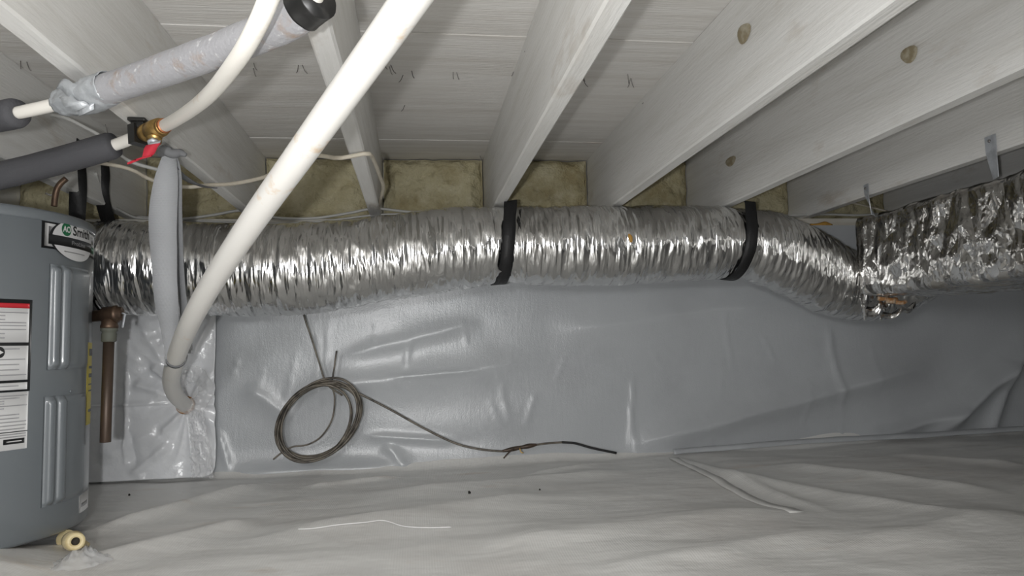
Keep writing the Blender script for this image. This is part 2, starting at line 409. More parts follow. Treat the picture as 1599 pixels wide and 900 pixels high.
def knot(ji, px, py, ry, rz, label=None):
    x = JX[ji]; c = PX(px, py, x)
    v = []; f = []
    rings = [(1, 0.0016), (0.82, 0.0026), (0.6, 0.0028), (0.35, 0.0026)]
    ry *= 1.25; rz *= 1.25
    for (s, d) in rings:
        for q in range(18):
            a = q*2*math.pi/18; j = 1+0.08*math.sin(3*a+ji)
            v.append((x-d, c[1]+ry*s*j*math.cos(a)+rz*0.3*s*math.sin(a), c[2]+rz*s*j*math.sin(a)))
    f = grid_faces(len(rings), 18, True); f.append(tuple((len(rings)-1)*18+j for j in range(18)))
    o = mesh_obj('knot', v, f, M_knot, joists[ji]); o['label'] = 'brown oval knot in the wood'
knot(5, 1163, 52, 0.022, 0.016); knot(6, 1421, 85, 0.020, 0.015); knot(6, 1142, 252, 0.030, 0.013)

# ================================================================== INSULATION BATTS between joist ends
BL = ['yellow fibreglass batt behind the grey water heater', 'yellow fibreglass batt left of the hanging grey webbing', 'yellow fibreglass batt between grey webbing and thick white pipe',
      'yellow fibreglass batt with a ragged top, left of the centre joist', 'yellow fibreglass batt right of the centre joist and left duct strap',
      'yellow fibreglass batt in the bay above the middle of the foil duct', 'yellow fibreglass batt right of the second black duct strap', 'yellow fibreglass batt above the foil trunk duct']
for i in range(8):
    x0, x1 = JX[i]+JT+0.004, JX[i+1]-0.004
    nu, nv = 44, 28
    U, Vv = np.meshgrid(np.linspace(0, 1, nu), np.linspace(0, 1, nv), indexing='ij')
    X = x0+(x1-x0)*U; Z = ZJ+0.002+(ZT-ZJ-0.006)*Vv
    edge = np.minimum(np.minimum(U, 1-U)*8, np.minimum(Vv, 1-Vv)*6); edge = np.clip(edge, 0, 1)
    Y = 2.545-0.045*np.sqrt(edge)+0.018*noise(X*13, Z*13, i*2.3)+0.010*noise(X*34, Z*34, i*1.3)+0.02*np.clip((Vv-0.75)*4, 0, 1)*noise(X*9, i*4.4, 0.2)
    front = np.stack([X, Y, Z], -1).reshape(-1, 3); nF = len(front)
    f = [q[::-1] for q in grid_faces(nu, nv)]
    back = [(x0, 2.59, ZJ+0.002), (x1, 2.59, ZJ+0.002), (x1, 2.59, ZT-0.004), (x0, 2.59, ZT-0.004)]
    v = np.vstack([front, back])
    lo = [k*nv for k in range(nu)]; hi = [k*nv+nv-1 for k in range(nu)]; le = list(range(nv)); ri = [(nu-1)*nv+k for k in range(nv)]
    f += [tuple(lo+[nF+1, nF]), tuple(hi[::-1]+[nF+3, nF+2]), tuple(le[::-1]+[nF, nF+3]), tuple(ri+[nF+2, nF+1]), (nF, nF+1, nF+2, nF+3)]
    tag(mesh_obj('insulation_batt', v, f, M_batt), BL[i], 'insulation', 'fibreglass batts in the joist ends')

# ================================================================== FLEX DUCT
DP = [(-1.62, 2.26, .285, .138), (-1.3, 2.25, .275, .140), (-1.0, 2.25, .268, .137), (-.67, 2.25, .260, .141), (-.35, 2.25, .258, .141), (-.1, 2.25, .288, .132), (.1, 2.24, .312, .130),
      (.26, 2.24, .325, .121), (.30, 2.24, .328, .117), (.36, 2.24, .325, .124), (.52, 2.24, .322, .128), (.75, 2.24, .324, .127), (.98, 2.24, .330, .123), (1.09, 2.24, .328, .113), (1.18, 2.24, .312, .124),
      (1.31, 2.25, .262, .124), (1.43, 2.27, .205, .122), (1.54, 2.29, .175, .115), (1.64, 2.30, .172, .108), (1.72, 2.26, .20, .105), (1.74, 2.19, .24, .10)]
DP = np.array([(a, b, c+CAMZ, d) for a, b, c, d in DP])
def ddisp(s, th):
    cx, sy = np.cos(th), np.sin(th)
    z = 0.0065*noise(s*6, cx*1.3, sy*1.3)+0.0095*(0.5-np.abs(noise(s*26, cx*1.5, sy*1.5+5))*2)*(0.6+0.8*noise(s*2.2, cx, sy+3))
    z = z+0.0042*(0.5-np.abs(noise(s*60+cx*0.8, cx*2.5, sy*2.5+9))*2)
    return z
fd = thing('flexible_duct', 'silver foil flexible duct sagging along the wall under the joists', 'duct', (0.3, 2.24, 0.6))
tube('foil_jacket', DP, 0, M_foil, fd, n=760, seg=84, disp=ddisp)
# foam drip and crumpled end tape
p = P(984, 372, 2.115)
v, f = tube_vf([(*(p+np.array([-.004, -.002, .012])), .003), (*(p+np.array([0, -.005, .002])), .007), (*(p+np.array([.003, -.004, -.014])), .004)], 0, n=9, seg=8)
o = mesh_obj('foam_drip', v, f, M_foam, fd); o['label'] = 'small orange foam drip'

# ---- black straps looped round the flex duct
def duct_at(x):
    i = np.argsort(DP[:18, 0]); return [np.interp(x, DP[:18, 0][i], DP[:18, k][i]) for k in (1, 2, 3)]
def loop_strap(x, xtop, w, label, lean=0.0, end_deg=205):
    cy, cz, r = duct_at(x); r = r+0.0105
    pts = []
    pts.append((xtop, cy-0.055, ZJ+0.004)); pts.append((xtop*0.7+x*0.3, cy-0.075, (ZJ+cz+r*.8)/2+.01))
    for a in np.linspace(150, end_deg+90, 14):   # degrees: 90 top, 180 front, 270 underneath
        q = math.radians(a); t = (a-150)/145
        pts.append((x+lean*t, cy+r*math.cos(q), cz+r*math.sin(q)))
    for a in np.linspace(end_deg+100, 385, 6):
        q = math.radians(a); pts.append((x+lean, cy+r*math.cos(q), cz+r*math.sin(q)))
    pts.append((xtop, cy+r+0.005, ZJ+0.002))
    c, s = spline(pts, 90)
    wd = np.tile([1.0, 0.0, 0.0], (len(c), 1)); wd[:, 2] = 0.15*np.sin(s*14+x*5)
    width = w*(1+0.10*noise(s*18, x*7.0))
    c = c+np.stack([0.003*noise(s*9, x*3.0), 0*s, 0*s], 1)
    t = np.gradient(c, axis=0); wd = wd-t*((wd*t).sum(1)/(t*t).sum(1))[:, None]
    v, f = ribbon_vf(c, wd, width, 0.002)
    return tag(mesh_obj('duct_strap', v, f, M_strapk), label, 'strap', 'black straps round the flexible duct')
cy_, cz_, r_d = duct_at(-0.93); r_d += .0065
sp_ = [(-.9145, 2.06, CAMZ+.60), (-.9145, 2.055, CAMZ+.54), (-.918, 2.06, CAMZ+.46), (-.93, 2.085, CAMZ+.38)]
sp_ += [(-.935, cy_+r_d*math.cos(math.radians(q)), cz_+r_d*math.sin(math.radians(q))) for q in range(170, 440, 18)]
sp_ += [(-.92, 2.21, CAMZ+.48), (-.9145, 2.20, CAMZ+.55), (-.9145, 2.20, CAMZ+.63)]
c, s = spline(np.array(sp_), 110); tq = np.linspace(0, 1, 110)
wd = np.stack([np.clip(np.minimum(tq/.18, (1-tq)/.14), 0.05, 1), np.clip(1-np.minimum(tq/.18, (1-tq)/.14), 0, 1), 0*tq], 1)
t = np.gradient(c, axis=0); wd = wd-t*((wd*t).sum(1)/(t*t).sum(1))[:, None]
v, f = ribbon_vf(c, wd, np.full(110, .042), .002)
tag(mesh_obj('duct_strap', v, f, M_strapk), 'black strap hanging just right of the grey water heater top', 'strap', 'black straps round the flexible duct')
loop_strap(0.292, 0.305, 0.040, 'black strap round the foil duct under the centre joist', lean=-0.03)
loop_strap(1.085, 1.105, 0.038, 'black strap round the foil duct at its right-hand bend', lean=-0.05)

# ================================================================== FOIL-WRAPPED TRUNK DUCT
tr = thing('trunk_duct', 'rectangular trunk duct wrapped in crumpled silver foil, at the right edge', 'duct', (1.7, 1.6, 0.55))
def crumple_box(x0, x1, y0, y1, z0, z1, step, amp, seed):
    import bmesh
    # rounded box walls as rings along Y
    rc = 0.022; cor = []
    def arc(cx, cz, a0):
        return [(cx+rc*math.cos(math.radians(a0+k*30)), cz+rc*math.sin(math.radians(a0+k*30))) for k in range(4)]
    per = []
    cs = [(x1-rc, z1-rc, 0), (x0+rc, z1-rc, 90), (x0+rc, z0+rc, 180), (x1-rc, z0+rc, 270)]
    for k in range(4):
        per += arc(*cs[k])
        e0 = arc(*cs[k])[-1]; e1 = arc(*cs[(k+1) % 4])[0]
        L = math.hypot(e1[0]-e0[0], e1[1]-e0[1]); m = max(2, int(L/step))
        per += [(e0[0]+(e1[0]-e0[0])*t/m, e0[1]+(e1[1]-e0[1])*t/m) for t in range(1, m)]
    per = np.array(per); ny = int((y1-y0)/step)
    ys = np.linspace(y1, y0, ny); cx, cz = (x0+x1)/2, (z0+z1)/2
    nrm = np.sign(per-[cx, cz])*np.array([1, 1]); 
    dn = per-np.array([cx, cz]); dn = dn/np.array([(x1-x0)/2, (z1-z0)/2]); dn = np.sign(dn)*np.abs(dn)**6; dn /= np.linalg.norm(dn, axis=1)[:, None]
    Yg = np.repeat(ys[:, None], len(per), 1); Xg = np.repeat(per[None, :, 0], ny, 0); Zg = np.repeat(per[None, :, 1], ny, 0)
    d = amp*(0.6-np.abs(noise(Xg*11+seed, Yg*9, Zg*11))*2.4)+amp*0.6*(0.5-np.abs(noise(Xg*26, Yg*22+seed, Zg*24))*2)+amp*1.0*noise(Xg*4, Yg*3, Zg*4+seed)
    v = np.stack([Xg+dn[None, :, 0]*d, Yg, Zg+dn[None, :, 1]*d], -1).reshape(-1, 3)
    f = grid_faces(ny, len(per), True)
    # far end: shrink rings to the centre
    n0 = len(v); base = v[:len(per)]; rings = [base]
    ex = []
    for s, dy in ((0.93, 0.012), (0.6, 0.016), (0.2, 0.014)):
        c = np.array([cx, y1, cz]); q = c+(base-c)*np.array([s, 1, s]); q[:, 1] = y1+dy+0.008*noise(q[:, 0]*15, q[:, 2]*15, seed); ex.append(q)
    v = np.vstack([v]+ex); m = len(per)
    idx = [0, n0, n0+m, n0+2*m]
    for a, b in zip(idx[:-1], idx[1:]):
        for j in range(m): f.append((a+j, b+j, b+(j+1) % m, a+(j+1) % m))
    f.append(tuple(idx[-1]+j for j in range(m)))
    return v, f
v, f = crumple_box(1.462, 1.95, -0.6, 2.15, CAMZ+0.137, CAMZ+0.395, 0.011, 0.008, 3.3)
mesh_obj('foil_wrap', v, f, M_foil2, tr)
for (px, py, Y, r) in ((1393, 470, 2.13, .010), (1408, 473, 2.11, .007), (1380, 467, 2.14, .007)):
    p = P(px, py, Y)
    o = tube('sealant_blob', [p+np.array([-.02, 0, .002]), p+np.array([0, -.004, 0]), p+np.array([.016, .002, .003])], r, M_rust, tr, n=9, seg=8); o['label'] = 'brown hardened sealant'
# torn foil flap at the joint of flex and trunk
for (px0, py0, px1, py1, w) in ((1352, 492, 1392, 470, .05), (1375, 497, 1432, 478, .03), (1345, 470, 1352, 498, .04)):
    a = P(px0, py0, 2.16); b = P(px1, py1, 2.14); c = np.array([a+(b-a)*t+np.array([0, .008*math.sin(9*t), .006*math.sin(14*t)]) for t in np.linspace(0, 1, 16)])
    v, f = ribbon_vf(c, np.tile([0.1, 0.3, 1.0], (16, 1))+0.4*np.stack([noise(np.arange(16)*.7, 1.1), noise(np.arange(16)*.7, 4.1), 0*np.arange(16)], 1), np.full(16, w*.7), 0.001)
    mesh_obj('torn_foil', v, f, M_foil2, tr)
# galvanised hangers from joist to trunk
def hanger(px, y0, y1, w, label, twist):
    a = PX(px, y0, JX[7]-0.003)
    zb = CAMZ+0.39; zs = np.linspace(a[2], zb, 14)
    c = np.array([(a[0]-0.003+0.02*(max(0, (ZJ-z))/max(ZJ-zb, .01))*twist, a[1], z) for z in zs])
    wd = np.array([(math.sin(twist*1.1*max(0, (ZJ+.01-z))/0.07), math.cos(twist*1.1*max(0, (ZJ+.01-z))/0.07), 0) for z in zs])
    v, f = ribbon_vf(c, wd, np.full(14, w), 0.0016)
    t = thing('duct_hanger', label, 'bracket', (a[0], a[1], zb), 'metal hangers of the trunk duct')
    mesh_obj('strap', v, f, M_steel, t, smooth=False)
    hp = np.array([a[0]-0.006, a[1], a[2]-0.014])
    v, f = lathe_vf([(0, .004), (.002, .004), (.003, .002)], hp, (-1, 0, 0), 10); mesh_obj('nail_head', v, f, M_nail, t)
hanger(1548, 212, 275, 0.034, 'wide bent metal hanger strap at the right edge above the trunk duct', 0.35)
hanger(1354, 288, 330, 0.022, 'narrow pointed metal hanger near the far end of the trunk duct', 0.9)

# ================================================================== WATER HEATER
HR = 0.28; HC = (-1.025, 1.70); HZ0, HZ1 = 0.03, CAMZ+0.313
wh = thing('water_heater', 'squat grey enamelled water heater at the left edge', 'water heater', (HC[0], HC[1], 0.02))
def cyl(phi, z, r=HR): return (HC[0]+r*math.sin(phi), HC[1]-r*math.cos(phi), z)
def hit(px, py, r=HR):
    d = ray(px, py); o = np.array([-HC[0], -HC[1]])
    a = d[0]**2+d[1]**2; b = o[0]*d[0]+o[1]*d[1]; c = o[0]**2+o[1]**2-r*r
    D = b*b-a*c
    t = (-b-math.sqrt(max(D, 0)))/a
    p = d*t; return math.atan2(p[0]-HC[0], -(p[1]-HC[1])), p[2]+CAMZ
v, f = lathe_vf([(0, HR-.02), (0.0, HR-.004), (.006, HR), (.03, HR), (HZ1-HZ0-.026, HR), (HZ1-HZ0-.024, HR-.002), (HZ1-HZ0-.022, HR-.002)], (HC[0], HC[1], HZ0), (0, 0, 1), 128)
mesh_obj('jacket', v, f, M_heater, wh)
v, f = lathe_vf([(-.024, HR+.0015), (-.020, HR+.003), (-.006, HR+.003), (-.001, HR), (0.0, HR-.006), (-.004, HR-.02), (0.004, HR-.03), (.008, .1), (.009, .01)], (HC[0], HC[1], HZ1), (0, 0, 1), 128)
mesh_obj('top_lid', v, f, M_heater, wh)
def patch(name, u0, u1, z0, z1, off, m, parent, nu=16, nz=2, fn=None):
    """thin raised sheet on the jacket; z0/z1 may be pairs (left,right)"""
    l = lambda z, t: z if np.isscalar(z) else z[0]+(z[1]-z[0])*t
    v = []
    for i in range(nu):
        t = i/(nu-1); a = u0+(u1-u0)*t
        for j in range(nz):
            s = j/(nz-1); z = l(z0, t)+(l(z1, t)-l(z0, t))*s
            v.append(cyl(a, z, HR+off+(fn(t, s) if fn else 0)))
    f = [q[::-1] for q in grid_faces(nu, nz)] if False else grid_faces(nu, nz)
    n = len(v)
    ring = [i*nz for i in range(nu)]+[(nu-1)*nz+j for j in range(1, nz)]+[i*nz+nz-1 for i in range(nu-2, -1, -1)]+[j for j in range(nz-2, 0, -1)]
    for k in ring:
        p = np.array(v[k]); d = p[:2]-np.array(HC); d = d/np.linalg.norm(d)*(HR-0.001)
        v.append((HC[0]+d[0], HC[1]+d[1], p[2]))
    for k in range(len(ring)):
        k2 = (k+1) % len(ring); f.append((ring[k2], ring[k], n+k, n+k2))
    return mesh_obj(name, v, f, m, parent)
# two pressed access panels with vertical ribs
def rib(t, s):
    e = min(t, 1-t)*30; e2 = min(s, 1-s)*26
    base = 0.004*min(1, e, e2)
    r1 = 0.008*max(0, 1-abs((t-0.10)/0.075)**3); r2 = 0.008*max(0, 1-abs((t-0.30)/0.085)**3)
    return base+(r1+r2)*min(1, e2*0.8)
for (pl, pt, pr, pb) in ((78, 412, 136, 578), (69, 620, 130, 793)):
    u0, zt = hit(pl, pt); _, zb = hit(pl, pb); u1, _ = hit(pr, (pt+pb)/2)
    patch('access_panel', u0, u1, zb, zt, 0.001, M_heater, wh, 90, 40, rib)
    zc = (zt+zb)/2
for (px, py) in ((110, 611),):
    u, z = hit(px, py); p = np.array(cyl(u, z)); ax = (math.sin(u), -math.cos(u), 0)
    v, f = lathe_vf([(0, .004), (.002, .004), (.003, .0025)], p, ax, 10); mesh_obj('screw', v, f, M_heater, wh)

def text_vf(body, size=1.0):
    cu = bpy.data.curves.new('txt', 'FONT'); cu.body = body; cu.size = size; cu.resolution_u = 3
    ob = bpy.data.objects.new('txt', cu); COL.objects.link(ob)
    dg = bpy.context.evaluated_depsgraph_get(); me = bpy.data.meshes.new_from_object(ob.evaluated_get(dg))
    v = np.array([tuple(q.co) for q in me.vertices]); f = [tuple(p.vertices) for p in me.polygons]
    bpy.data.objects.remove(ob); bpy.data.meshes.remove(me); bpy.data.curves.remove(cu)
    return v, f
def text_on(name, body, u0, u1, z0, z1, off, m, parent, extra=0.0):
    """letters fitted to the box u0..u1, z0..z1 on the jacket (extra: weight)"""
    v, f = text_vf(body); mn, mx = v.min(0), v.max(0)
    allv, allf = [], []
    for k, (dx, dz) in enumerate([(0, 0), (extra, 0), (0, extra), (extra, extra)] if extra else [(0, 0)]):
        n = len(allv)
        for p in v:
            a = u0+(u1-u0)*(p[0]-mn[0])/(mx[0]-mn[0]); z = z0+(z1-z0)*(p[1]-mn[1])/(mx[1]-mn[1])
            allv.append(cyl(a+dx/HR, z+dz, HR+off+k*0.00003))
        allf += [tuple(q+n for q in ff_) for ff_ in f]
    return mesh_obj(name, allv, allf, m, parent, smooth=False)
def oval(name, uc, zc, ru, rz, off, m, parent, n=48):
    v = []; rings = [1.0, 0.75, 0.5, 0.25]
    for s in rings:
        for k in range(n):
            a = 2*math.pi*k/n; v.append(cyl(uc+ru*s*math.cos(a), zc+rz*s*math.sin(a), HR+off))
    f = grid_faces(len(rings), n, True); f.append(tuple((len(rings)-1)*n+j for j in range(n)))
    return mesh_obj(name, v, f, m, parent)
# brand sticker
ul, zt = hit(66, 344); _, zb = hit(66, 386)
uo0, _ = hit(81, 372); uo1, _ = hit(141.5, 378); uc = (uo0+uo1)/2; ru = (uo1-uo0)/2
_, zo = hit(112, 376); zo1 = hit(112, 344)[1]; zo0 = hit(112, 407)[1]; zc = (zo0+zo1)/2; rz = (zo1-zo0)/2
ur = hit(147, 380)[0]; hw = (zt-zb)/2; zm = (zt+zb)/2
bs = patch('brand_sticker', ul, ur, zb-0.001, zt, 0.0006, M_ink, wh, 24); bs['label'] = 'oval brand sticker with green emblem and dark band'
def q_(t): return ul+(ur-ul)*t
patch('sticker_panel', q_(.03), q_(.97), zb+.004, zt-.004, 0.0010, M_white, bs, 24)
patch('sticker_field', q_(.07), q_(.93), zm+.002, zt-.010, 0.0013, M_grey, bs, 24)  # grey field across the upper half of the sticker panel
patch('sticker_stripe', q_(.07), q_(.93), zb+.009, zm-.004, 0.0013, M_green, bs, 24)
oval('sticker_rim', uc-0.02, zc, ru*1.02, rz*0.96, 0.0016, M_ink, bs)
oval('sticker_oval', uc, zc, ru, rz, 0.0019, M_white, bs)
patch('sticker_band', q_(.07), uc+ru*1.02, zc-0.0165, zc+0.0045, 0.0022, M_ink, bs, 30)
ue, ze = hit(102.5, 358.5); re_ = 0.0145
ue0 = hit(95.5, 358)[0]; ue1 = hit(110.5, 358)[0]
oval('sticker_emblem', (ue0+ue1)/2, ze, (ue1-ue0)/2, re_, 0.0023, M_green, bs)
text_on('emblem_letters', 'AO', ue0+0.012, ue1-0.012, ze-0.0065, ze+0.0065, 0.0027, M_white, bs, 0.0008)
us0 = hit(113, 362)[0]; us1 = hit(137.5, 366)[0]; zs0 = hit(113, 368)[1]
text_on('brand_letters', 'Smith', us0, us1, zs0, zs0+0.020, 0.0024, M_ink, bs, 0.0011)
text_on('band_letters', 'ProLine', uc-0.25*ru, uc+0.45*ru, zc-0.0105, zc-0.0015, 0.0026, M_grey, bs)
patch('print_line', uc-0.55*ru, uc+0.45*ru, zc-0.0285, zc-0.0262, 0.0023, M_grey, bs, 16)
# warning label
def lab(px0, py0, px1, py1):
    a, b = hit(px0, py0), hit(px0, py1); return a[1], b[1]
UR = hit(49.5, 520)[0]; UR2 = hit(43, 660)[0]; UL = UR-0.62
zt_ = hit(46, 468.5)[1]; zb_ = hit(40, 611)[1]
wl = patch('warning_label', UL, UR, zb_, zt_, 0.0006, M_ink, wh, 30); wl['label'] = 'paper warning label with red header and black border'
UI = hit(45, 520)[0]
def zz(py): return hit(42, py)[1]
patch('label_header', UL+.02, UI, zz(482), zz(474.5), 0.0010, M_redl, wl, 30)
patch('label_panel', UL+.02, UI, zz(535), zz(482), 0.0010, M_white, wl, 30)
patch('label_panel', UL+.02, UI, zz(593), zz(540), 0.0010, M_white, wl, 30)
patch('label_panel', UL+.02, UI, zz(608), zz(597), 0.0010, M_white, wl, 30)
lp = patch('label_panel', UL+.02, UR2, zz(700), zz(611.5), 0.0010, M_white, wl, 30)
u_a = UL+.05
def lines(py0, py1, n, right, gap=None):
    for k in range(n):
        z = zz(py0+(py1-py0)*k/max(1, n-1)); e = right-random.choice([0.01, 0.02, 0.06, 0.16])
        v = patch('print_line', u_a, e, z-0.0011, z+0.0011, 0.0013, M_grey, wl, 16)
lines(489, 494, 2, UI); lines(500, 509, 3, UI); lines(515, 528, 3, UI); lines(545, 585, 6, UI); lines(602, 602, 1, UI)
lines(617, 636, 6, UR2); lines(646, 668, 5, UR2); lines(676, 680, 2, UR2)
patch('print_rule', UL+.02, UR2, zz(673.2), zz(671.8), 0.0013, M_ink, wl, 20)
ub0 = hit(5, 690)[0]; ub1 = hit(38, 688)[0]
patch('label_badge', ub0, ub1, zz(691), zz(683), 0.0013, M_ink, wl, 12)
patch('print_line', ub0+.02, ub1-.02, zz(687.8), zz(686.2), 0.0016, M_white, wl, 10)
oval('label_arrow', hit(0, 550)[0], zz(550), 0.030, 0.011, 0.0014, M_ink, wl, 24)
va = [cyl(hit(0, 550)[0]+dx, zz(550)+dz, HR+.0017) for dx, dz in ((-.006, -.005), (.022, 0), (-.006, .005))]
mesh_obj('label_arrowhead', va, [(0, 1, 2)], M_white, wl)
# yellow energy label and small white tag, edge-on at the right side
u0 = hit(136, 590)[0]; u1 = u0+0.55
el = patch('energy_label', u0, u1, hit(136, 664)[1], hit(139, 535)[1], 0.0007, M_yel, wh, 20); el['label'] = 'yellow energy label seen edge-on'
for k, (a, b) in enumerate(((545, 556), (572, 576), (584, 590), (600, 602), (610, 612), (640, 644))):
    patch('print_line', u0+0.05, u1-0.05, hit(137, b)[1], hit(137, a)[1], 0.0011, M_ink, el, 12)
u0 = hit(124, 780)[0]; tg = patch('rating_tag', u0, u0+0.25, hit(124, 802)[1], hit(126, 772)[1], 0.0007, M_white, wh, 10)
patch('print_line', u0+.04, u0+.2, hit(124, 794)[1], hit(124, 788)[1], 0.0011, M_grey, tg, 8)
# relief valve and discharge pipe
q0 = P(146, 494, 1.80); q1 = P(178, 491, 1.80)
dirv = (q1-q0)/np.linalg.norm(q1-q0); ln = np.linalg.norm(q1-q0)
v, f = lathe_vf([(-.006, .0135), (ln*.42, .0135), (ln*.43, .017), (ln*.50, .017), (ln*.52, .0195), (ln*.98, .0195), (ln*1.04, .021), (ln*1.2, .021), (ln*1.24, .017), (ln*1.42, .016), (ln*1.46, .010)], q0, dirv, 24)
rvo = mesh_obj('relief_valve', v, f, M_bronze, wh); rvo['label'] = 'bronze relief valve'
jc = P(172, 493, 1.80); bt = P(165, 691, 1.80); tp = P(171, 516, 1.80)
v, f = lathe_vf([(0.0, .017), (.02, .0175), (.024, .0195), (.030, .0195), (.031, .0165), (.038, .0165)], jc, tp-jc, 20); mesh_obj('valve_outlet', v, f, M_bronze, rvo)
dd = (bt-tp)/np.linalg.norm(bt-tp); L = np.linalg.norm(bt-tp)
v, f = lathe_vf([(-.006, .0185), (.002, .0185), (.004, .0150), (.010, .0165), (.026, .0165), (.028, .0135)], tp, dd, 20); mesh_obj('outlet_fitting', v, f, M_patina, rvo)
v, f = lathe_vf([(0.02, .0122), (L-.001, .0122), (L, .0118), (L, .0095), (L-.03, .0095)], tp, dd, 24); o = mesh_obj('discharge_pipe', v, f, M_copper, wh); o['label'] = 'dull brown copper discharge pipe'
a = P(191, 489, 1.79); b = P(195, 491, 1.79); c = P(191, 512, 1.78)
v, f = ribbon_vf([a, (a+b)/2, b, (b+c)/2, c], np.tile([.7, -.7, 0.0], (5, 1)), [.011, .013, .013, .012, .012], .0018)
mesh_obj('valve_lever', v, f, M_steel, rvo)
# drain valve
c0 = np.array(cyl(*hit(107, 842), HR-.004)); c1 = P(119, 846, 1.40); ax = (c1-c0)/np.linalg.norm(c1-c0); ln = np.linalg.norm(c1-c0)
v, f = lathe_vf([(0, .019), (.006, .019), (.008, .012), (ln*.55, .012), (ln*.56, .017), (ln*.8, .018), (ln*.82, .0155), (ln, .015), (ln, .0075), (ln-.012, .007)], c0, ax, 20)
dv = mesh_obj('drain_valve', v, f, M_valve, wh); dv['label'] = 'cream plastic drain valve'
v, f = lathe_vf([(-.0005-.012, .0072), (-.010, .0072)], c1, ax, 14); mesh_obj('drain_bore', v, f, M_dirt_shade, dv)  # near-black disc in the bore, the hole's shade put into its colour
hb = c0+ax*ln*.6; v, f = lathe_vf([(0, .008), (.018, .008), (.02, .014), (.030, .014), (.032, .01)], hb, (0.75, .1, -.65), 12); mesh_obj('drain_outlet', v, f, M_valve, dv)

# ================================================================== THICK WHITE PIPE into the wall
PD = [(700, -85, .755), (641, 0, .825), (592, 70, .890), (542, 140, .962), (467, 245, 1.095), (392, 350, 1.28), (333, 440, 1.49), (302, 495, 1.65), (282, 540, 1.82), (271, 575, 1.96), (268, 598, 2.08), (275, 618, 2.20), (289, 632, 2.36), (300, 640, 2.47)]
pipe_c = np.array([P(*q) for q in PD])
wp = thing('plastic_pipe', 'thick white pipe running from overhead down into the wall liner', 'pipe', pipe_c[-2])
tube('pipe', pipe_c, 0.0225, M_pvc, wp, n=160, seg=32)
e = P(290, 633, 2.375); ax = pipe_c[-1]-pipe_c[-3]
v, f = lathe_vf([(-.008, .0228), (-.005, .028), (.004, .029), (.012, .025)], e-ax/np.linalg.norm(ax)*.004, ax, 24)
o = mesh_obj('sealant_ring', v, f, M_rust, wp); o['label'] = 'rusty sealant ring where the pipe meets the wall'

# ---- glossy patch sheet round that pipe
ax0, ax1 = P(118, 600, 2.40)[0], P(336, 600, 2.40)[0]
pz0, pz1 = P(250, 748, 2.40)[2], P(250, 488, 2.40)[2]
nu, nv = 120, 120
U, Vv = np.meshgrid(np.linspace(0, 1, nu), np.linspace(0, 1, nv), indexing='ij')
X = ax0+(ax1-ax0)*U; Z = pz0+(pz1-pz0)*Vv
rc = 0.03                                             # rounded lower right corner
cut = np.clip(rc-(Z-pz0), 0, rc); X = np.minimum(X, ax1-rc+np.sqrt(np.maximum(rc*rc-cut*cut, 0)))
hp = P(289, 632, 2.38)
dx, dz = X-hp[0], Z-hp[2]; rr = np.hypot(dx, dz); an = np.arctan2(dz, dx)
rad = 0.028*(0.5-np.abs(noise(an*2.4+20, rr*2.0, 0.3))*2.4)*np.clip(rr/0.05, 0, 1)*np.exp(-rr/0.28)
psegs = []
def pf(p0, p1, wd, h):
    a = P(*p0, 2.40); b = P(*p1, 2.40); psegs.append((a[0], a[2], b[0], b[2], wd, h))
pf((232, 572), (275, 598), 0.012, 0.03); pf((205, 600), (262, 612), 0.016, 0.018); pf((250, 680), (290, 640), 0.012, 0.016)
pf((200, 745), (270, 690), 0.014, 0.016); pf((197, 560), (196, 735), 0.005, 0.010); pf((203, 670), (213, 735), 0.014, -0.014); pf((180, 640), (270, 620), 0.02, 0.014)
pf((150, 720), (260, 665), 0.03, 0.016); pf((300, 560), (330, 500), 0.008, 0.012); pf((215, 500), (260, 575), 0.02, 0.014); pf((160, 520), (230, 575), 0.025, 0.014)
Y = 2.405-rad-folds(X, Z, psegs)-0.010*noise(X*5, Z*5, 7.7)-0.003*(0.5-np.abs(noise(X*22, Z*22, 1.1))*2)-0.012*np.clip((0.05-(Z-pz0))/0.05, 0, 1)
v = np.stack([X, Y, Z], -1).reshape(-1, 3)
pt = tag(mesh_obj('liner_patch', v, [q[::-1] for q in grid_faces(nu, nv)], M_patch), 'glossy crinkled plastic patch on the wall around the white pipe end', 'plastic sheet'); solid(pt, 0.0015)
# crumpled clear film: collar behind the pipe and strip hanging below it
cf = thing('clear_film', 'crumpled clear plastic film collar and strip hanging under the white pipe end', 'plastic film', hp)
v = []; nr, na = 9, 60
for i in range(nr):
    for j in range(na):
        a = 2*math.pi*j/na; r_ = (0.024+0.052*i/(nr-1))*(1+0.10*float(noise(math.cos(a)*2, math.sin(a)*2, .4)))
        c = P(299, 610, 2.36)
        v.append((c[0]+r_*math.cos(a)*.85+.004, c[1]-0.012+0.020*float(noise(math.cos(a)*3, math.sin(a)*3, i*.45)), c[2]+r_*math.sin(a)))
mesh_obj('film_collar', v, grid_faces(nr, na, True), M_film, cf)
nu, nv = 22, 60; v = []
for i in range(nu):
    for j in range(nv):
        s = i/(nu-1); t = j/(nv-1)
        a = P(296+4*t+s*(22+14*t), 642+104*t, 2.345)
        v.append((a[0]+.006*float(noise(t*9, 1.2)), a[1]-0.016*(0.5-abs(float(noise(s*5, t*9, 2.2)))*2.2)-.01*float(noise(s*2, t*3, 8.)), a[2]))
o = mesh_obj('film_strip', v, [q for q in grid_faces(nu, nv)], M_film, cf)

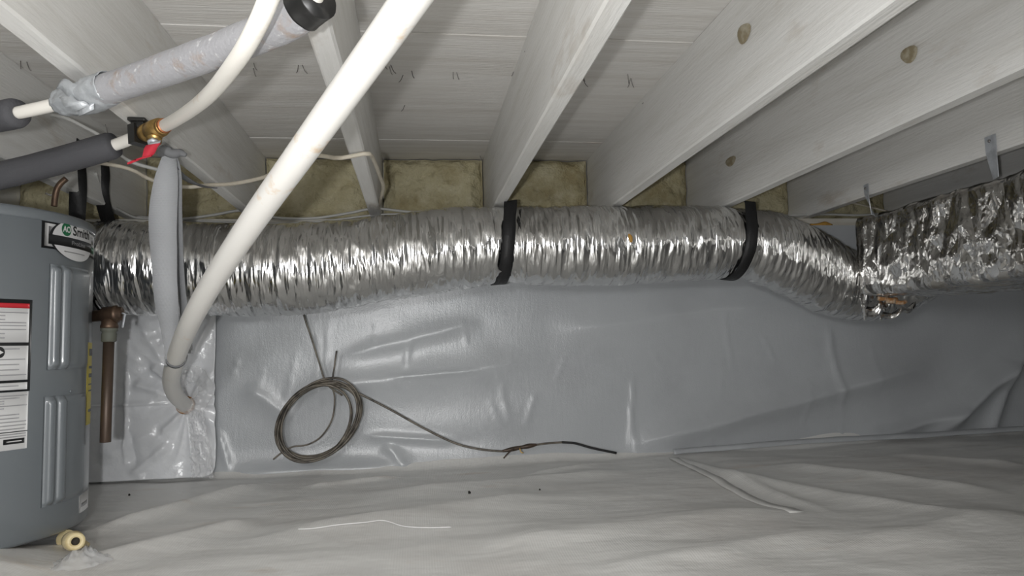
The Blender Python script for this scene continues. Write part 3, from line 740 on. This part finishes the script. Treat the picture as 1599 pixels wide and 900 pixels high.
# ---- grey webbing slung from the joist, holding the pipe
gw = thing('webbing_strap', 'long grey webbing strap slung from the joist, holding up the thick white pipe', 'strap', P(264, 245, 1.60))
A = [(265, 243, 1.585, 18), (263, 256, 1.60, 24), (259, 285, 1.63, 33), (256, 330, 1.68, 38), (255, 372, 1.72, 38), (257, 420, 1.76, 34), (261, 470, 1.80, 32), (265, 515, 1.84, 24), (267, 550, 1.87, 16), (266, 572, 1.90, 14)]
def strand(name, A, tw, m):
    pts = np.array([(*P(a, b, c), d*c/F) for a, b, c, d in A]); c, s = spline(pts, 70)
    t = np.linspace(0, 1, 70); an = np.interp(t, np.linspace(0, 1, len(tw)), tw)
    wd = np.stack([np.cos(an), np.sin(an), 0*an], 1); tt = np.gradient(c[:, :3], axis=0); wd = wd-tt*((wd*tt).sum(1)/(tt*tt).sum(1))[:, None]
    v, f = ribbon_vf(c[:, :3]+np.stack([0*t, .003*np.sin(t*17), 0*t], 1), wd, c[:, 3], 0.0022); return mesh_obj(name, v, f, m, gw)
strand('front_strand', A, [.5, .2, .1, .05, .15, .1, .2, .4, .6], M_web)
B = [(268, 243, 1.60, 16), (271, 258, 1.63, 20), (275, 290, 1.68, 20), (278, 340, 1.75, 16), (280, 390, 1.81, 14), (284, 440, 1.87, 14), (288, 490, 1.92, 14), (293, 530, 1.96, 14), (295, 552, 1.975, 14)]
strand('back_strand', B, [-.3, -.6, -.5, -.7, -.6, -.4, -.2], M_web)
# loop under the pipe
pc = P(277, 560, 1.89); tdir = pipe_c[9]-pipe_c[8]; tdir /= np.linalg.norm(tdir)
n1 = np.array([1.0, 0, 0]); n1 -= tdir*n1.dot(tdir); n1 /= np.linalg.norm(n1); n2 = np.cross(tdir, n1)
if n2[2] > 0: n2 = -n2
pcs, _ = spline(pipe_c, 400); k = np.argmin(np.linalg.norm(pcs-pc, axis=1)); pc = pcs[k]
lp_ = [pc+0.0248*(math.cos(a)*n1+math.sin(a)*n2)+tdir*0.006*math.sin(a) for a in np.linspace(-2.0, math.pi+2.0, 40)]
v, f = ribbon_vf(lp_, np.tile(tdir, (40, 1)), np.full(40, .013), 0.0022); mesh_obj('loop', v, f, mat('dark_webbing', (0.20, 0.205, 0.215), 0.75), gw)
kn = P(266, 240, 1.575)
pts = [(*(kn+np.array([-.022, -.004, -.004])), .006), (*(kn+np.array([-.008, -.010, .004])), .011), (*(kn+np.array([.006, -.008, -.002])), .010), (*(kn+np.array([.022, -.004, .001])), .008), (*(kn+np.array([.034, -.002, -.004])), .004)]
v, f = tube_vf(pts, 0, n=24, seg=12, disp=lambda s, th: .003*noise(s*90, np.cos(th)*2, np.sin(th)*2)); mesh_obj('knot_bunch', v, f, mat('dark_webbing', (0.2, 0.2, 0.2)), gw)
# loose end lying along the joist
C_ = [(272, 262, 1.62, 10), (285, 275, 1.72, 12), (305, 287, 1.82, 10), (326, 293, 1.92, 8), (338, 294, 1.95, 6)]
strand('tail_end', C_, [.4, .5, .4], mat('dark_webbing', (0.2, 0.2, 0.2)))

# ================================================================== INSULATED PIPE (upper)
ip = thing('insulated_pipe', 'white water pipe in a pale grey foam sleeve, ending in torn tape', 'pipe', P(250, 100, 1.08))
ipts = [P(*q) for q in ((506, -48, .82), (494, -12, .845), (488, 2, .86), (455, 30, .885), (420, 48, .915), (330, 83, 1.0), (240, 115, 1.085), (160, 142, 1.155), (100, 160, 1.20), (20, 178, 1.26), (-80, 196, 1.32))]
tube('pipe', ipts, 0.0105, M_pex, ip, n=110, seg=20)
def foam(name, pts, r, m, parent, ri=0.0112, n=60):
    c, s = spline(np.array(pts), n); t, N, B = frames(c); th = np.linspace(0, 2*np.pi, 28, endpoint=False)
    rings = []
    for k in range(n): rings.append((c[k], r+0.0012*float(noise(s[k]*20, r*99))))
    seq = [(c[0], ri, 0)]+[(c[0]+t[0]*.0015, r-.004, 0)]+[(c[k], rr, k) for k, (_, rr) in enumerate(rings)][0:1]
    v = []
    order = [(0, ri), (0, r-.003)]+[(k, rings[k][1]) for k in range(1, n-1)]+[(n-1, r-.003), (n-1, ri)]
    for k, rr in order: v += [c[k]+rr*(math.cos(q)*N[k]+math.sin(q)*B[k]) for q in th]
    f = grid_faces(len(order), 28, True)
    return mesh_obj(name, v, f, m, parent)
foam('foam_sleeve', [P(*q) for q in ((484, 8, .862), (455, 30, .885), (420, 48, .915), (330, 83, 1.0), (240, 115, 1.085), (150, 146, 1.163))], 0.0235, M_foaml, ip)
o = foam('foam_sleeve', [P(*q) for q in ((30, 176, 1.252), (-10, 184, 1.28), (-90, 198, 1.325))], 0.025, M_foamd, ip, n=20); o['label'] = 'dark foam sleeve end'
# black tape band at the near end
v, f = tube_vf([P(497, -4, .850), P(486, 5, .861), P(470, 19, .873)], 0.0265, n=14, seg=28, disp=lambda s, th: .002*noise(s*60, np.cos(th)*2, np.sin(th)*2)); mesh_obj('tape_band', v, f, M_black, ip)
# torn grey tape wrap at the far end
tw = [P(*q) for q in ((172, 137, 1.145), (140, 150, 1.17), (112, 157, 1.19), (96, 161, 1.205))]
tw = [(*tw[0], .0248), (*tw[1], .0262), (*tw[2], .0215), (*tw[3], .019)]
v, f = tube_vf(tw, 0, n=30, seg=40, disp=lambda s, th: .004*(0.4-np.abs(noise(s*55, np.cos(th)*2.2, np.sin(th)*2.2))*2)+np.clip((s-.05)/.03, 0, 1)*.006*noise(s*10, np.cos(th)*3, np.sin(th)*3+4), cap=False)
o = mesh_obj('tape_wrap', v, f, M_tape, ip); solid(o, .0012); o['label'] = 'torn grey tape wrap'
for (p0, p1, w) in (((92, 132), (140, 150), .030), ((150, 150), (136, 178), .028), ((100, 150), (128, 172), .03)):
    a = P(*p0, 1.16); b = P(*p1, 1.15); c = np.array([a+(b-a)*t+np.array([0, -.008*math.sin(3*t), .003*math.sin(9*t)]) for t in np.linspace(0, 1, 12)])
    v, f = ribbon_vf(c, np.tile([.55, -.3, .75], (12, 1)) if p0[1] < 140 else np.tile([1.0, -.3, .35], (12, 1)), np.linspace(w*.55, w, 12), .0012); mesh_obj('tape_flap', v, f, M_tape, ip)

# ================================================================== VALVED PIPE (lower)
K_ = 1.085
def PK(px, py, Y): return P(px, py, Y*(K_ if px < 262 else 1+(K_-1)*max(0, min(1, (360-px)/98))))
vp = thing('valve_pipe', 'white curved water pipe with brass valve, red lever and dark foam sleeve', 'pipe', PK(240, 205, 1.34))
vpts = [PK(*q) for q in ((446, -75, .76), (425, -15, .79), (402, 40, .835), (370, 95, .92), (325, 150, 1.06), (283, 182, 1.18), (244, 203, 1.28), (205, 217, 1.315), (178, 227, 1.335), (100, 250, 1.36), (0, 275, 1.385), (-90, 296, 1.41))]
tube('pipe', vpts, 0.0115, M_pex, vp, n=150, seg=22)
foam('foam_sleeve', [PK(*q) for q in ((180, 226, 1.335), (140, 238, 1.345), (60, 260, 1.37), (0, 275, 1.385), (-80, 294, 1.405))], 0.0265, M_foamd, vp, ri=.0118, n=40)
va_, vb_ = PK(256, 197, 1.245), PK(226, 209, 1.297); dv_ = (vb_-va_)/np.linalg.norm(vb_-va_); L = np.linalg.norm(vb_-va_)
vx = [(0, .0125), (.001, .0150), (.007, .0150), (.008, .0135), (.011, .0135), (.012, .0175), (L*.45, .0185), (L*.62, .0180), (L*.7, .0150), (L*.72, .0172), (L*.92, .0172), (L, .0150), (L+.001, .0125)]
v, f = lathe_vf(vx, va_, dv_, 8+16); bv = mesh_obj('ball_valve', v, f, M_brass, vp); bv['label'] = 'brass ball valve'
v, f = lathe_vf([(0, .0124), (.001, .0138), (.006, .0138), (.007, .0122)], va_-dv_*.006, dv_, 24); mesh_obj('copper_ring', v, f, mat('copper_ring', (.55, .22, .10), .35, metal=.9), bv)
sb = PK(243, 211, 1.265); st = PK(238, 232, 1.245); sd = (st-sb)/np.linalg.norm(st-sb)
v, f = lathe_vf([(0, .013), (.006, .013), (.0065, .010), (.013, .010), (.0135, .0135), (.016, .0135)], sb, sd, 18); mesh_obj('bonnet', v, f, M_brass, bv)
v, f = lathe_vf([(.014, .0085), (.020, .0085), (.0205, .0105), (.026, .0105), (.0265, .006), (.031, .006)], sb, sd, 6); mesh_obj('stem_nut', v, f, M_steel, bv)
lv = [PK(*q) for q in ((240, 226, 1.235), (236, 232, 1.232), (231, 244, 1.228), (222, 247, 1.222), (212, 251, 1.216), (205, 253, 1.212))]
c, s = spline(np.array(lv), 40)
v, f = ribbon_vf(c, np.tile([.93, .2, .25], (40, 1))*1.0 if False else np.linspace([.95, .15, .22], [.35, .75, .55], 40), np.linspace(.024, .019, 40), .0035); o = mesh_obj('lever', v, f, M_red, bv); o['label'] = 'red vinyl-coated lever'
v, f = ribbon_vf([PK(244, 221, 1.24), PK(241, 225, 1.237), PK(238, 231, 1.233)], np.tile([.95, .15, .22], (3, 1)), [.019]*3, .002); mesh_obj('lever_plate', v, f, M_steel, bv)
# black pipe hanger screwed to the joist
ph = thing('pipe_hanger', 'black plastic pipe hanger between the brass valve and dark foam sleeve', 'bracket', PK(218, 211, 1.30))
pc = PK(219, 212, 1.302); dd = PK(205, 217, 1.315)-PK(244, 203, 1.28); dd /= np.linalg.norm(dd)
v, f = lathe_vf([(-.009, .0122), (-.009, .027), (.009, .027), (.009, .0122)], pc, dd, 4); v = [tuple(np.array(pc)+Matrix.Rotation(math.pi/4, 3, Vector(dd)) @ Vector(np.array(q)-pc)) for q in v]; mesh_obj('clamp_ring', v, f, M_black, ph, smooth=False)
topz = ZJ-.0015
v, f = box_vf(pc[0]-.016, pc[0]+.016, pc[1]-.022, pc[1]+.022, topz-.007, topz); o = mesh_obj('base_plate', v, f, M_black, ph, smooth=False); bevel(o, .002)
v, f = box_vf(pc[0]-.011, pc[0]+.011, pc[1]-.015, pc[1]+.015, min(pc[2]+.012, topz-.008), topz-.004); o = mesh_obj('post', v, f, M_black, ph, smooth=False); bevel(o, .002)

# ================================================================== CABLES
def cable(pts, r, m, label, n=90, flat=None):
    return tag(tube('cable', pts, r, m, None, n=n, seg=8), label, 'cable')
b1 = PH(500, 243, .448); 
cable([P(120, 250, 1.93), P(178, 258, 1.93), P(208, 266, 1.93), P(240, 282, 1.93), P(290, 292, 1.93), P(326, 289, 1.925), P(365, 287, 1.90), P(415, 276, 1.83), P(445, 258, 1.74), P(488, 243, 1.665), P(528, 247, 1.64), P(560, 242, 1.625), P(576, 240, 1.625),
       P(585, 252, 1.72), P(594, 276, 1.92), P(599, 292, 2.06), P(595, 310, 2.22), P(591, 324, 2.36)], 0.0052, M_cable, 'cream cable draped from joist to joist behind the thick white pipe')
cable([P(150, 270, 2.15), P(158, 296, 2.22), P(170, 316, 2.28), P(190, 330, 2.33), P(213, 340, 2.36), P(240, 341, 2.37), P(285, 342, 2.38), P(333, 336, 2.39), P(380, 329, 2.39), P(430, 340, 2.39), P(490, 341, 2.39), P(545, 333, 2.39), P(586, 326, 2.39), P(640, 331, 2.40), P(690, 331, 2.40), P(760, 335, 2.41)],
      0.0045, M_cableg, 'grey-white cable dipping behind the webbing and along the sill', n=140)
cable([P(215, 338, 2.40), P(283, 343, 2.41), P(330, 346, 2.41), P(430, 349, 2.41), P(500, 346, 2.41), P(585, 336, 2.41), P(640, 334, 2.42), P(690, 332, 2.42), P(780, 338, 2.42)], 0.0035, M_cableg, 'thin white cable running low along the sill above the duct')
cable([P(40, 172, 1.9), P(70, 178, 1.9), P(102, 184, 1.9), P(135, 200, 1.9), P(160, 215, 1.9), P(200, 250, 1.92), P(250, 266, 1.93)], 0.0048, M_cableg, 'grey cable passing behind the foam sleeve above the water heater')
cable([P(1180, 335, 2.42), P(1215, 337, 2.42), P(1290, 335, 2.42), P(1345, 336, 2.42), P(1420, 331, 2.42)], 0.004, M_cableg, 'thin cable on the sill left of the foil trunk duct')
cable([P(1318, 314, 2.40), P(1345, 320, 2.40), P(1385, 330, 2.40)], 0.0035, M_cable, 'short pale cable above the far end of the trunk duct', n=20)
tag(tube('wire_stub', [P(104, 279, 1.62), P(94, 288, 1.62), P(88, 300, 1.62), P(85, 322, 1.63)], 0.0065, M_bronze, n=24, seg=8), 'bent brown pipe stub rising from the water heater top', 'pipe stub')
tube('stub_wire', [P(72, 302, 1.62), P(80, 305, 1.62), P(88, 303, 1.62)], 0.002, M_nail, bpy.data.objects['wire_stub'], n=8, seg=6)

# ================================================================== COIL OF WIRE on the wall
wc = thing('wire_coil', 'brown coil of wire hanging against the wall liner', 'wire coil', P(497, 657, 2.36))
cen = P(497, 657, 2.345)
pts = []; turns = 9; rs = np.random.RandomState(5)
for k in range(turns*16+1):
    t = k/16; a = t*2*math.pi+1.2
    i = int(t); fr = t-i
    ra = np.interp(t, range(turns+2), [55, 62, 50, 63, 57, 48, 61, 53, 60, 56, 56]); rb = np.interp(t, range(turns+2), [55, 53, 57, 55, 59, 54, 52, 57, 56, 54, 55])
    ox = np.interp(t, range(turns+2), [0, 4, -4, 1, 6, -2, 3, -6, 0, 5, 5]); oy = np.interp(t, range(turns+2), [0, -3, 4, 3, -4, 2, -2, 4, -3, 1, 0])
    ex = ra*math.cos(a)+8*math.sin(a); ez = rb*math.sin(a)+6*math.cos(a)
    pts.append(cen+np.array([(ex+ox)*2.345/F, -0.010+0.012*math.sin(t*2.4)+0.004*math.sin(a*2+i), (ez-oy)*2.345/F]))
tube('coil', pts, 0.0038, M_coil, wc, n=620, seg=7)
tube('lead', [P(470, 470, 2.33), P(476, 496, 2.34), P(488, 532, 2.345), P(500, 570, 2.345), P(511, 600, 2.345), P(535, 618, 2.34)], 0.0030, M_coil, wc, n=30, seg=7)
tube('lead', [P(526, 548, 2.35), P(523, 570, 2.35), P(519, 600, 2.345), P(523, 622, 2.345), P(519, 655, 2.345), P(502, 682, 2.345), P(480, 695, 2.345), P(458, 698, 2.345), P(442, 706, 2.34), P(427, 718, 2.33)], 0.0028, M_coil, wc, n=50, seg=7)
tl = tube('tail', [P(505, 602, 2.34), P(540, 606, 2.34), P(565, 617, 2.345), P(610, 640, 2.35), P(660, 668, 2.35), P(710, 692, 2.345), P(750, 702, 2.335), P(790, 705, 2.33), P(815, 700, 2.33), P(845, 694, 2.33), P(880, 691, 2.33)], 0.0034, M_coil, wc, n=80, seg=8)
tube('tail_end', [P(878, 691, 2.33), P(900, 693, 2.33), P(925, 700, 2.325), P(963, 708, 2.32)], 0.0040, M_strapk, wc, n=24, seg=8)
sp = tube('splice', [(*P(785, 705, 2.325), .004), (*P(800, 702, 2.325), .0075), (*P(815, 699, 2.325), .006), (*P(826, 697, 2.325), .008), (*P(838, 695, 2.325), .004)], 0, M_copper, wc, n=26, seg=8)
tube('splice_wire', [P(803, 701, 2.32), P(795, 707, 2.315), P(787, 716, 2.31)], 0.0025, M_copper, sp, n=10, seg=6)
tube('splice_wire', [P(812, 700, 2.32), P(814, 706, 2.318), P(818, 708, 2.316)], 0.0022, M_brass, sp, n=8, seg=6)

# ================================================================== SMALL THINGS ON THE FLOOR
# folded lip of the wall liner along the floor joint
cc = [(1052, 706), (1100, 702), (1200, 694), (1300, 687), (1400, 682), (1500, 676), (1620, 668)]
pts = np.array([P(a, b, 2.385) for a, b in cc]); c, s = spline(pts, 120)
c[:, 2] += .002*noise(s*9, 1.0); c[:, 1] += .008*noise(s*6, 2.0)
v, f = ribbon_vf(c, np.tile([0, .55, .83], (120, 1)), 0.020+.006*noise(s*5, 4.), .002)
mesh_obj('trim_2', v, f, M_liner, kind='structure')
# seam tape lying on the floor liner
def floor_strip(name, cc, w, m, label, cat, lift=.002, n=60):
    pts = []
    for a, b in cc:
        q = PH(a, b, -0.385); q[2] = 0; pts.append(q)
    c, s = spline(np.array(pts), n); c[:, 2] = floor_z(c[:, 0], c[:, 1])+lift
    t = np.gradient(c, axis=0); wd = np.cross(t, [0, 0, 1.0])
    v, f = ribbon_vf(c, wd, w*(1+.15*noise(s*14, 3.)), .0008); return tag(mesh_obj(name, v, f, m), label, cat)
floor_strip('seam_tape', [(1052, 712), (1085, 728), (1120, 745), (1180, 772), (1245, 800)], 0.034, M_floor, 'pale seam tape running over the floor liner from the wall joint', 'tape')
pts = []
for a, b in ((466, 834), (490, 833), (530, 829), (570, 826), (600, 823), (630, 827), (665, 828), (705, 827)):
    q = PH(a, b, -0.395); q[2] = float(floor_z(np.array([q[0]]), np.array([q[1]]))[0])+.0035; pts.append(q)
tag(tube('thread', pts, 0.0011, mat('thread_white', (.8, .8, .8), .3), n=50, seg=6), 'thin white thread lying on the floor liner', 'thread')
for (px, py, sz, lb) in ((733, 770, .005, 'small dark dirt crumb in the middle of the floor liner'), (202, 770, .004, 'tiny dark speck on the liner beside the water heater'), (843, 764, .003, 'tiny dark crumb right of the bigger crumb on the floor')):
    q = PH(px, py, -0.39); z = float(floor_z(np.array([q[0]]), np.array([q[1]]))[0])
    v, f = tube_vf([(q[0], q[1], z-.001, sz*.5), (q[0]+sz*.2, q[1], z+sz*.5, sz*.8), (q[0]-sz*.2, q[1], z+sz*1.4, sz*.35)], 0, n=6, seg=7, disp=lambda s, th: sz*.25*noise(s*300, np.cos(th)*3, np.sin(th)*3))
    tag(mesh_obj('dirt_crumb', v, f, M_dirt_shade), lb, 'dirt')
# clear film bunched under the drain valve
bc = P(128, 866, 1.46); bc[2] = float(floor_z(np.array([bc[0]]), np.array([bc[1]]))[0])
v = []; nr, na = 10, 40
for i in range(nr):
    for j in range(na):
        a = 2*math.pi*j/na; t = i/(nr-1); r_ = (0.010+.04*t)*(1+.3*float(noise(math.cos(a)*2, math.sin(a)*2, .9)))
        v.append((bc[0]+r_*math.cos(a), bc[1]+r_*math.sin(a), bc[2]+.022*(1-t)**1.3+.004+.030*(1-t*.7)*abs(float(noise(math.cos(a)*4, math.sin(a)*4, t*4)))))
fl = tag(mesh_obj('film_bunch', v, grid_faces(nr, na, True)+[tuple(range(na))[::-1]], M_film), 'bunched clear film on the floor under the drain valve', 'plastic film')
